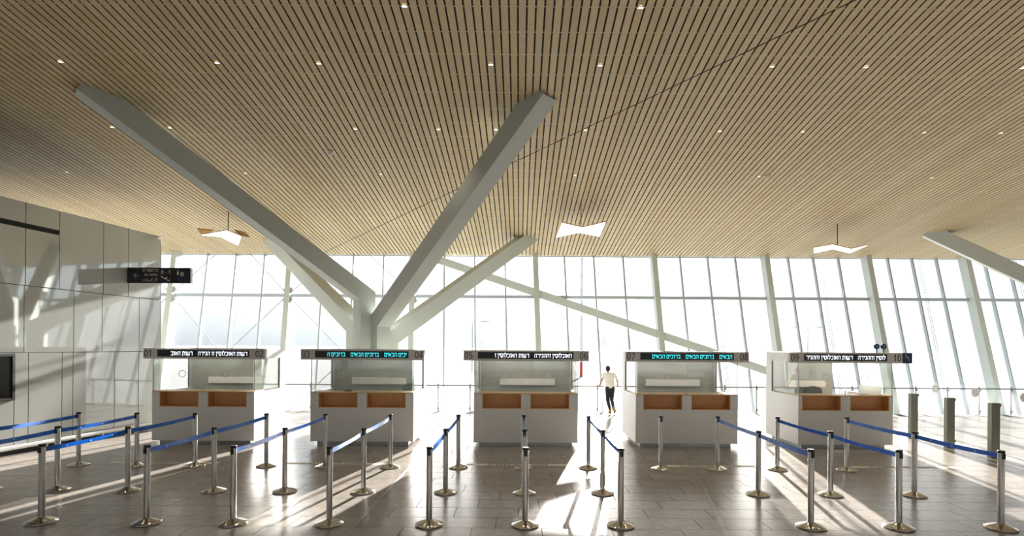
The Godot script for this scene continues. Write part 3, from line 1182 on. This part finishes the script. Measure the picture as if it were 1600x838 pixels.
# ---------------------------------------------------------------- lamps and domes
func sheet(st: SurfaceTool, p: Array, th: Vector3) -> void:
	# a flat-folded plate through the points of p (a polygon, fan from its first point)
	for i in range(1, p.size() - 1):
		tri(st, p[0], p[i], p[i + 1], -th)
		tri(st, p[0] + th, p[i] + th, p[i + 1] + th, th)
	for i in p.size():
		var a: Vector3 = p[i]
		var b: Vector3 = p[(i + 1) % p.size()]
		var mid := Vector3.ZERO
		for q in p:
			mid += q / p.size()
		quad(st, a, b, b + th, a + th, (a + b) * 0.5 - mid)

func pendant(label: String, top: Vector3, faces: Array, backs: Array) -> void:
	var o := thing("pendant_lamp", label, "lamp", top, 0.0, "folded pendant lamps")
	var mid := Vector3.ZERO
	var cnt := 0
	for f in faces:
		var st := S()
		var pts := []
		for v in f:
			pts.append(v - top)
			mid += v
			cnt += 1
		sheet(st, pts, Vector3(0, 0.012, 0))
		part("light_panel", st, M.lamp_face, o)
		st = S()
		var up := []
		for v in f:
			up.append(v - top + Vector3(0, 0.013, 0))
		sheet(st, up, Vector3(0, 0.03, 0))
		part("housing", st, M.lamp_back, o)
	for f in backs:
		var st := S()
		var pts := []
		for v in f:
			pts.append(v - top)
		sheet(st, pts, Vector3(0, 0.03, 0))
		part("housing", st, M.lamp_back, o)
	mid /= cnt
	var cb := S()
	tube(cb, Vector3.ZERO, Vector3(0, 0, 0) + Vector3(mid.x - top.x, mid.y - top.y + 0.1, mid.z - top.z) * Vector3(0.15, 1, 0.15), 0.012, 6)
	part("cable", cb, M.black, o)
	var l := AreaLight3D.new()
	l.name = "lamp_glow"
	l.area_size = Vector2(1.2, 0.9)
	l.light_energy = 0.5
	l.light_color = Color(1, 0.98, 0.94)
	l.shadow_enabled = true
	add_child(l)
	l.position = Vector3(mid.x, mid.y - 0.22, mid.z)
	l.rotation.x = -PI / 2

func P(x: float, y: float, d: float) -> Vector3:
	return Vector3(x, y, -d)

func build_lamps() -> void:
	pendant("white folded pendant lamp with wood-coloured housing, near the white panel wall", P(-9.4, 6.69, 17.8), [
		[P(-9.916, 5.8, 17.2), P(-9.247, 5.985, 17.4), P(-9.915, 5.968, 18.3)],
		[P(-9.247, 5.985, 17.4), P(-8.682, 5.768, 17.2), P(-9.494, 5.74, 18.6), P(-9.915, 5.968, 18.3)]],
		[[P(-9.94, 5.956, 17.0), P(-9.6, 5.97, 17.3), P(-9.916, 5.81, 17.2)], [P(-9.006, 6.007, 17.4), P(-8.513, 5.87, 17.1), P(-8.325, 5.711, 17.0), P(-8.7, 5.78, 17.18)]])
	pendant("white bow-tie pendant lamp hanging in the middle of the ceiling", P(1.86, 6.8, 17.0), [
		[P(1.21, 6.0, 16.1), P(1.877, 6.0, 16.7), P(1.83, 6.0, 17.4), P(1.18, 6.0, 18.2)],
		[P(1.877, 6.0, 16.7), P(2.455, 6.0, 15.95), P(2.58, 6.0, 18.0), P(1.83, 6.0, 17.4)]], [])
	pendant("white zigzag pendant lamp hanging at the right", P(10.6, 6.58, 18.5), [
		[P(9.615, 5.689, 18.1), P(10.222, 5.797, 18.1), P(10.675, 5.805, 18.9), P(10.042, 5.659, 18.9)],
		[P(10.222, 5.797, 18.1), P(10.831, 5.655, 18.1), P(11.267, 5.667, 18.9), P(10.675, 5.805, 18.9)],
		[P(10.831, 5.655, 18.1), P(11.479, 5.821, 18.3), P(11.267, 5.667, 18.9)]], [])
	# downlights in the ceiling: near row, second row, far rows
	var rows := [
		["second row", 10.4, [-8.69, -5.68, -3.78, -0.61, 1.45, 4.67, 6.55, 9.42]],
		["third row", 12.72, [-9.47, -8.13, -3.78, -1.91, -0.61, 1.43, 4.55, 6.51, 9.3, 11.01]],
		["first row at the top edge", 8.95, [-1.93, 1.9]],
		["fourth row", 15.05, [-12.3, -7.5, -3.78, 1.43, 6.51, 11.2]]]
	var ord := ["first", "second", "third", "fourth", "fifth", "sixth", "seventh", "eighth", "ninth", "tenth"]
	var bas := Basis(Vector3.RIGHT, atan(SLOPE))
	for r in rows:
		for k in r[2].size():
			var x: float = -21.6 + roundf((r[2][k] + 21.6) / 0.147) * 0.147
			var o := thing("downlight", "small round ceiling downlight, %s, %s from the left" % [r[0], ord[k]], "downlight", Vector3(x, ceil_at(r[1]), -r[1]), 0.0, "small downlights in the slatted ceiling")
			o.basis = bas
			var st := S()
			disc(st, Vector3(0, -0.006, 0), 0.055, 0.012, Vector3.UP, 20, 0.042)
			part("trim_ring", st, M.carrier, o)
			st = S()
			disc(st, Vector3(0, -0.004, 0), 0.042, 0.008, Vector3.UP, 20)
			part("lens", st, M.spot_face, o)
			var l := SpotLight3D.new()
			l.name = "downlight_beam"
			l.light_color = Color(1, 0.95, 0.86)
			l.light_energy = 0.7
			l.light_size = 0.04
			l.spot_angle = 50.0
			l.spot_range = 40.0
			l.shadow_enabled = true
			add_child(l)
			l.position = o.position + Vector3(0, -0.03, 0)
			l.rotation.x = -PI / 2
	for c in [[-4.75, 13.81, "between the branching column's near arms"], [6.69, 15.0, "in the right half"]]:
		var o := thing("camera_dome", "small white camera dome on the ceiling, %s" % c[2], "camera", Vector3(c[0], ceil_at(c[1]), -c[1]))
		var st := S(true)
		lathe(st, [Vector2(0.0, -0.09), Vector2(0.04, -0.08), Vector2(0.065, -0.05), Vector2(0.075, -0.01)], 20)
		part("dome", st, M.frost, o)
		st = S()
		disc(st, Vector3(0, -0.004, 0), 0.085, 0.02, Vector3.UP, 24)
		part("mount", st, M.carrier, o)

# ---------------------------------------------------------------- hanging gate sign
func build_hanging_sign() -> void:
	var d := 14.7
	var o := thing("gate_sign", "black direction sign reading ALL GATES projecting from the white panel wall", "sign", Vector3(-10.45, 4.235, -d))
	var L := 1.68
	var st := S()
	box(st, Vector3(L * 0.5, 0, -0.05), Vector3(L, 0.41, 0.09), 0.004)
	part("panel", st, M.board, o)
	st = S()
	box(st, Vector3(L + 0.004, 0, -0.05), Vector3(0.01, 0.405, 0.085))
	part("end_cap", st, M.sign_edge, o)
	st = S()
	disc(st, Vector3(0.235, -0.01, -0.0035), 0.085, 0.002, Vector3.BACK, 32, 0.072)
	part("arrow_ring", st, M.sign_ring, o)
	st = S()
	strokes(st, [V([0.5, 0, -0.5, 0]), V([-0.1, 0.4, -0.5, 0, -0.1, -0.4])], 0.012, Vector3(0.235, -0.01, -0.003), 0.09)
	part("arrow", st, M.sign_text, o)
	st = S()
	rtl(st, "kl hwerym", Vector3(0.82, 0.1, -0.003), 0.06, 0.01)
	part("lettering", st, M.sign_text, o)
	place("lettering", words("ALL GATES", 0.05, 0.002, true), M.sign_text, o, Vector3(0.63, 0.015, -0.003))
	# the third line, in joined script
	st = S()
	strokes(st, [V([5.0, 1.2, 4.6, 1.5, 4.4, 1.0, 4.9, 0.6, 4.8, 0.0, 4.2, 0.0, 4.2, 1.5]), V([4.2, 0.0, 3.9, -0.5, 3.6, -0.2])], 0.009, Vector3(0.42, -0.145, -0.003), 0.078, Vector3.RIGHT, Vector3.UP * 0.62)
	strokes(st, [V([3.2, 1.4, 3.2, 0.0]), V([2.9, 1.4, 2.9, 0.1, 2.5, 0.0, 2.5, 0.3]), V([2.3, 0.35, 2.1, 0.35, 2.1, 0.0, 2.4, 0.1]), V([2.15, 0.0, 2.0, -0.4])], 0.009, Vector3(0.42, -0.145, -0.003), 0.078, Vector3.RIGHT, Vector3.UP * 0.62)
	strokes(st, [V([1.7, 1.3, 1.7, 0.0, 1.3, 0.0, 1.3, 0.35]), V([1.0, 1.3, 1.0, 0.0]), V([0.7, 0.5, 0.6, 0.0, 0.1, 0.0, 0.0, 0.5]), V([2.5, -0.4, 2.56, -0.4]), V([1.5, -0.35, 1.56, -0.35]), V([0.3, 0.65, 0.42, 0.65])], 0.009, Vector3(0.42, -0.145, -0.003), 0.078, Vector3.RIGHT, Vector3.UP * 0.62)
	part("lettering", st, M.sign_text, o)
	place("lettering", words("8 - 1", 0.1, 0.002), M.sign_text, o, Vector3(1.03, 0.085, -0.003))
	st = S()
	strokes(st, [V([-0.95, 0.45, 0.75, -0.45])], 0.022, Vector3(1.02, -0.09, -0.003), 0.12)
	strokes(st, [V([-0.2, 0.0, 0.45, 0.3]), V([0.1, -0.1, 0.1, 0.3]), V([-0.95, 0.45, -0.7, 0.5]), V([0.75, -0.45, 0.95, -0.2])], 0.02, Vector3(1.02, -0.09, -0.003), 0.12)
	part("aeroplane", st, M.sign_text, o)
	st = S()
	for q in [[-0.05, 0.06, 0.045, 0.09], [0.035, 0.055, 0.035, 0.035], [0.085, 0.055, 0.035, 0.035], [0.035, 0.005, 0.035, 0.035], [0.085, 0.005, 0.035, 0.035]]:
		box(st, Vector3(1.40 + q[0], q[1], -0.003), Vector3(q[2], q[3], 0.002))
	strokes(st, [V([-0.06, 0.12, -0.06, 0.135, -0.035, 0.135, -0.035, 0.12]), V([0.04, 0.09, 0.06, 0.075, 0.08, 0.09])], 0.008, Vector3(1.40, 0.0, -0.003), 1.0)
	part("parcels", st, M.sign_text, o)
	place("lettering", words("DUTY", 0.045, 0.002), M.sign_ring, o, Vector3(1.42, -0.075, -0.003))
	place("lettering", words("FREE", 0.045, 0.002), M.sign_ring, o, Vector3(1.42, -0.135, -0.003))

# ---------------------------------------------------------------- waiting line on the floor
func build_floor_tape() -> void:
	var spans := [[-8.3, -6.1, "lettered floor strip before the leftmost booth"], [-4.75, -2.7, "lettered floor strip before the booth under the branching column"], [-1.06, 1.25, "lettered floor strip before the central booth"], [3.0, 4.95, "lettered floor strip before the booth right of the person"], [6.75, 8.95, "lettered floor strip before the rightmost booth"]]
	for s in spans:
		var o := thing("floor_tape", s[2], "tape", Vector3(s[0], 0, -11.22), 0.0, "waiting lines on the floor")
		var len: float = s[1] - s[0]
		var st := S()
		box(st, Vector3(len * 0.5, 0.001, 0), Vector3(len, 0.002, 0.15))
		part("strip", st, M.tape, o)
		var tm := words("PLEASE WAIT HERE", 0.1, 0.001, true)
		var t := place("lettering", tm, M.numeral, o, Vector3(len * 0.45, 0.0025, 0))
		t.rotation.x = -PI / 2

# ---------------------------------------------------------------- the man at the railing
func sdf(caps: Array, cell: float, k: float) -> SurfaceTool:
	var lo := Vector3(1e9, 1e9, 1e9)
	var hi := -lo
	for c in caps:
		var r: float = maxf(c[2], c[3]) + cell * 3.0 + k
		for e in 2:
			lo = lo.min(c[e] - Vector3.ONE * r)
			hi = hi.max(c[e] + Vector3.ONE * r)
	var n := Vector3i(((hi - lo) / cell).ceil()) + Vector3i.ONE
	var g := PackedFloat32Array()
	g.resize(n.x * n.y * n.z)
	g.fill(1.0)
	for c in caps:
		var a: Vector3 = c[0]
		var b: Vector3 = c[1]
		var sc: Vector3 = c[4] if c.size() > 4 else Vector3.ONE
		var r: float = maxf(c[2], c[3]) * maxf(sc.x, maxf(sc.y, sc.z)) + cell * 3.0 + k
		var p0 := Vector3i(((a.min(b) - Vector3.ONE * r - lo) / cell).floor()).max(Vector3i.ZERO)
		var p1 := Vector3i(((a.max(b) + Vector3.ONE * r - lo) / cell).ceil()).min(n - Vector3i.ONE)
		var ba := b - a
		var l2 := maxf(ba.length_squared(), 1e-9)
		for z in range(p0.z, p1.z + 1):
			for y in range(p0.y, p1.y + 1):
				for x in range(p0.x, p1.x + 1):
					var p := lo + Vector3(x, y, z) * cell
					var t := clampf((p - a).dot(ba) / l2, 0.0, 1.0)
					var dv := (p - a - ba * t) / sc
					var d := dv.length() - lerpf(c[2], c[3], t)
					var at := (z * n.y + y) * n.x + x
					var o := g[at]
					var h := maxf(k - absf(d - o), 0.0) / k
					g[at] = minf(d, o) - h * h * k * 0.25
	var verts := {}
	var pos := PackedVector3Array()
	var sx := 1
	var sy := n.x
	var sz := n.x * n.y
	var corner := [0, sx, sy, sx + sy, sz, sx + sz, sy + sz, sx + sy + sz]
	var cp := [Vector3(0, 0, 0), Vector3(1, 0, 0), Vector3(0, 1, 0), Vector3(1, 1, 0), Vector3(0, 0, 1), Vector3(1, 0, 1), Vector3(0, 1, 1), Vector3(1, 1, 1)]
	var edges := [[0, 1], [2, 3], [4, 5], [6, 7], [0, 2], [1, 3], [4, 6], [5, 7], [0, 4], [1, 5], [2, 6], [3, 7]]
	for z in n.z - 1:
		for y in n.y - 1:
			for x in n.x - 1:
				var at := (z * n.y + y) * n.x + x
				var inside := 0
				for q in 8:
					if g[at + corner[q]] < 0.0:
						inside += 1
				if inside == 0 or inside == 8:
					continue
				var sum := Vector3.ZERO
				var cnt := 0
				for e in edges:
					var v0 := g[at + corner[e[0]]]
					var v1 := g[at + corner[e[1]]]
					if (v0 < 0.0) != (v1 < 0.0):
						sum += (cp[e[0]] as Vector3).lerp(cp[e[1]], v0 / (v0 - v1))
						cnt += 1
				verts[at] = pos.size()
				pos.append(lo + (Vector3(x, y, z) + sum / cnt) * cell)
	var st := S(true)
	for at in verts:
		for ax in 3:
			var d: int = [sx, sy, sz][ax]
			var u: int = [sy, sz, sx][ax]
			var w: int = [sz, sx, sy][ax]
			if (g[at] < 0.0) == (g[at + d] < 0.0):
				continue
			if not (verts.has(at - u) and verts.has(at - w) and verts.has(at - u - w)):
				continue
			var out: Vector3 = [Vector3.RIGHT, Vector3.UP, Vector3.BACK][ax] * (1.0 if g[at] < 0.0 else -1.0)
			quad(st, pos[verts[at]], pos[verts[at - u]], pos[verts[at - u - w]], pos[verts[at - w]], out)
	return st

func build_person() -> void:
	var o := thing("person", "person in white T-shirt, dark jeans and tan boots leaning on the railing", "person", Vector3(3.27, 0, -19.93))
	# joints, relative to the standing foot; -z is away from the camera
	var head := Vector3(-0.045, 1.60, -0.27)
	var neck := Vector3(-0.03, 1.46, -0.22)
	var chest := Vector3(-0.02, 1.30, -0.15)
	var waist := Vector3(0.0, 1.06, -0.05)
	var pelvis := Vector3(0.0, 0.94, -0.02)
	var shl := Vector3(-0.20, 1.405, -0.18)
	var shr := Vector3(0.17, 1.405, -0.18)
	var ell := Vector3(-0.285, 1.19, -0.17)
	var elr := Vector3(0.285, 1.17, -0.17)
	var wrl := Vector3(-0.335, 1.015, -0.28)
	var wrr := Vector3(0.315, 1.015, -0.28)
	var hipl := Vector3(-0.085, 0.90, -0.02)
	var hipr := Vector3(0.085, 0.90, -0.02)
	var knl := Vector3(-0.075, 0.48, -0.03)
	var anl := Vector3(0.0, 0.10, 0.02)
	var knr := Vector3(0.075, 0.50, -0.08)
	var anr := Vector3(0.12, 0.17, 0.08)
	var body := [
		[head, head + Vector3(0, 0.03, 0.005), 0.085, 0.088, Vector3(0.92, 1.1, 1.05)], [head + Vector3(0, -0.06, -0.04), head + Vector3(0, -0.08, -0.05), 0.045, 0.04],
		[head + Vector3(0, -0.005, -0.1), head + Vector3(0, -0.03, -0.112), 0.013, 0.016],
		[head + Vector3(-0.085, 0.0, 0), head + Vector3(-0.088, -0.03, 0), 0.016, 0.012], [head + Vector3(0.085, 0.0, 0), head + Vector3(0.088, -0.03, 0), 0.016, 0.012],
		[neck + Vector3(0, -0.04, 0.03), head + Vector3(0, -0.05, 0.01), 0.06, 0.055],
		[chest, waist, 0.12, 0.105, Vector3(1.3, 1, 0.9)], [waist, pelvis, 0.105, 0.12, Vector3(1.2, 1, 0.9)],
		[shl, shr, 0.06, 0.06], [shl, ell, 0.053, 0.04], [shr, elr, 0.053, 0.04], [ell, wrl, 0.042, 0.029], [elr, wrr, 0.042, 0.029],
		[hipl, knl, 0.082, 0.055], [hipr, knr, 0.082, 0.055], [knl, anl, 0.053, 0.036], [knr, anr, 0.053, 0.036],
		[anl, Vector3(0.0, 0.045, -0.1), 0.04, 0.03], [anr, Vector3(0.17, 0.05, 0.0), 0.04, 0.03]]
	var st := sdf(body, 0.014, 0.03)
	# hands closed over the handrail, each finger its own chain
	for sg in [-1.0, 1.0]:
		var w: Vector3 = wrl if sg < 0.0 else wrr
		var rail := Vector3(w.x, 0.965, -0.32)
		var palm := Vector3(w.x - sg * 0.0, 0.998, -0.315)
		var caps := [[w, palm, 0.028, 0.026], [palm + Vector3(-0.022, 0, 0), palm + Vector3(0.022, 0, 0), 0.019, 0.019]]
		var lens := [0.034, 0.04, 0.037, 0.028]
		for f in 4:
			var bx := palm + Vector3((f - 1.5) * 0.0195 * sg, 0.004, -0.018)
			var k1: Vector3 = bx + Vector3(0, -0.006, -lens[f] * 0.75)
			var k2: Vector3 = k1 + Vector3(0, -lens[f] * 0.7, -0.006)
			var k3: Vector3 = k2 + Vector3(0, -lens[f] * 0.45, 0.012)
			caps.append([bx, k1, 0.0095, 0.009])
			caps.append([k1, k2, 0.009, 0.0085])
			caps.append([k2, k3, 0.0085, 0.0075])
		var th := palm + Vector3(-sg * 0.03, -0.005, 0.012)
		caps.append([th, th + Vector3(-sg * 0.012, -0.028, 0.006), 0.0115, 0.01])
		caps.append([th + Vector3(-sg * 0.012, -0.028, 0.006), th + Vector3(-sg * 0.002, -0.05, -0.004), 0.01, 0.0085])
		var hst := sdf(caps, 0.0055, 0.006)
		hst.generate_normals()
		var hm := hst.commit()
		st.append_from(hm, 0, Transform3D.IDENTITY)
	part("body", st, M.skin, o)
	st = sdf([
		[chest + Vector3(0, 0.04, 0), waist, 0.135, 0.122, Vector3(1.32, 1, 0.9)], [waist, Vector3(0, 0.945, -0.03), 0.122, 0.125, Vector3(1.25, 0.45, 1.0)],
		[shl + Vector3(0.01, 0, 0), shr - Vector3(0.01, 0, 0), 0.066, 0.066], [shl, shl.lerp(ell, 0.5), 0.066, 0.062], [shr, shr.lerp(elr, 0.5), 0.066, 0.062],
		[neck + Vector3(0, -0.06, 0.04), neck + Vector3(0, -0.025, 0.03), 0.085, 0.066]], 0.014, 0.035)
	part("shirt", st, M.shirt, o)
	st = sdf([
		[Vector3(-0.05, 0.925, -0.02), Vector3(0.05, 0.925, -0.02), 0.108, 0.108, Vector3(1, 1, 1)], [hipl, knl, 0.094, 0.066], [hipr, knr, 0.094, 0.066],
		[knl, anl + Vector3(0, 0.05, 0), 0.064, 0.05], [knr, anr + Vector3(-0.01, 0.05, 0), 0.064, 0.05]], 0.013, 0.02)
	part("jeans", st, M.jeans, o)
	for f in [[anl, Vector3(-0.01, 0.045, -0.13), Vector3(0.0, 0.045, 0.03)], [anr, Vector3(0.165, 0.055, -0.02), Vector3(0.155, 0.13, 0.12)]]:
		st = sdf([[f[0] + Vector3(0, 0.07, 0), f[0], 0.05, 0.048], [f[2], f[1], 0.045, 0.042], [f[0], f[2], 0.048, 0.045]], 0.01, 0.025)
		part("boot", st, M.boot, o)
	st = sdf([[head + Vector3(0, 0.045, 0.012), head + Vector3(0, 0.035, 0.03), 0.088, 0.085, Vector3(0.95, 1.0, 1.0)], [head + Vector3(0, -0.02, 0.05), head + Vector3(0, 0.0, 0.05), 0.06, 0.06, Vector3(1.2, 1, 0.8)]], 0.01, 0.02)
	part("hair", st, M.hair, o)
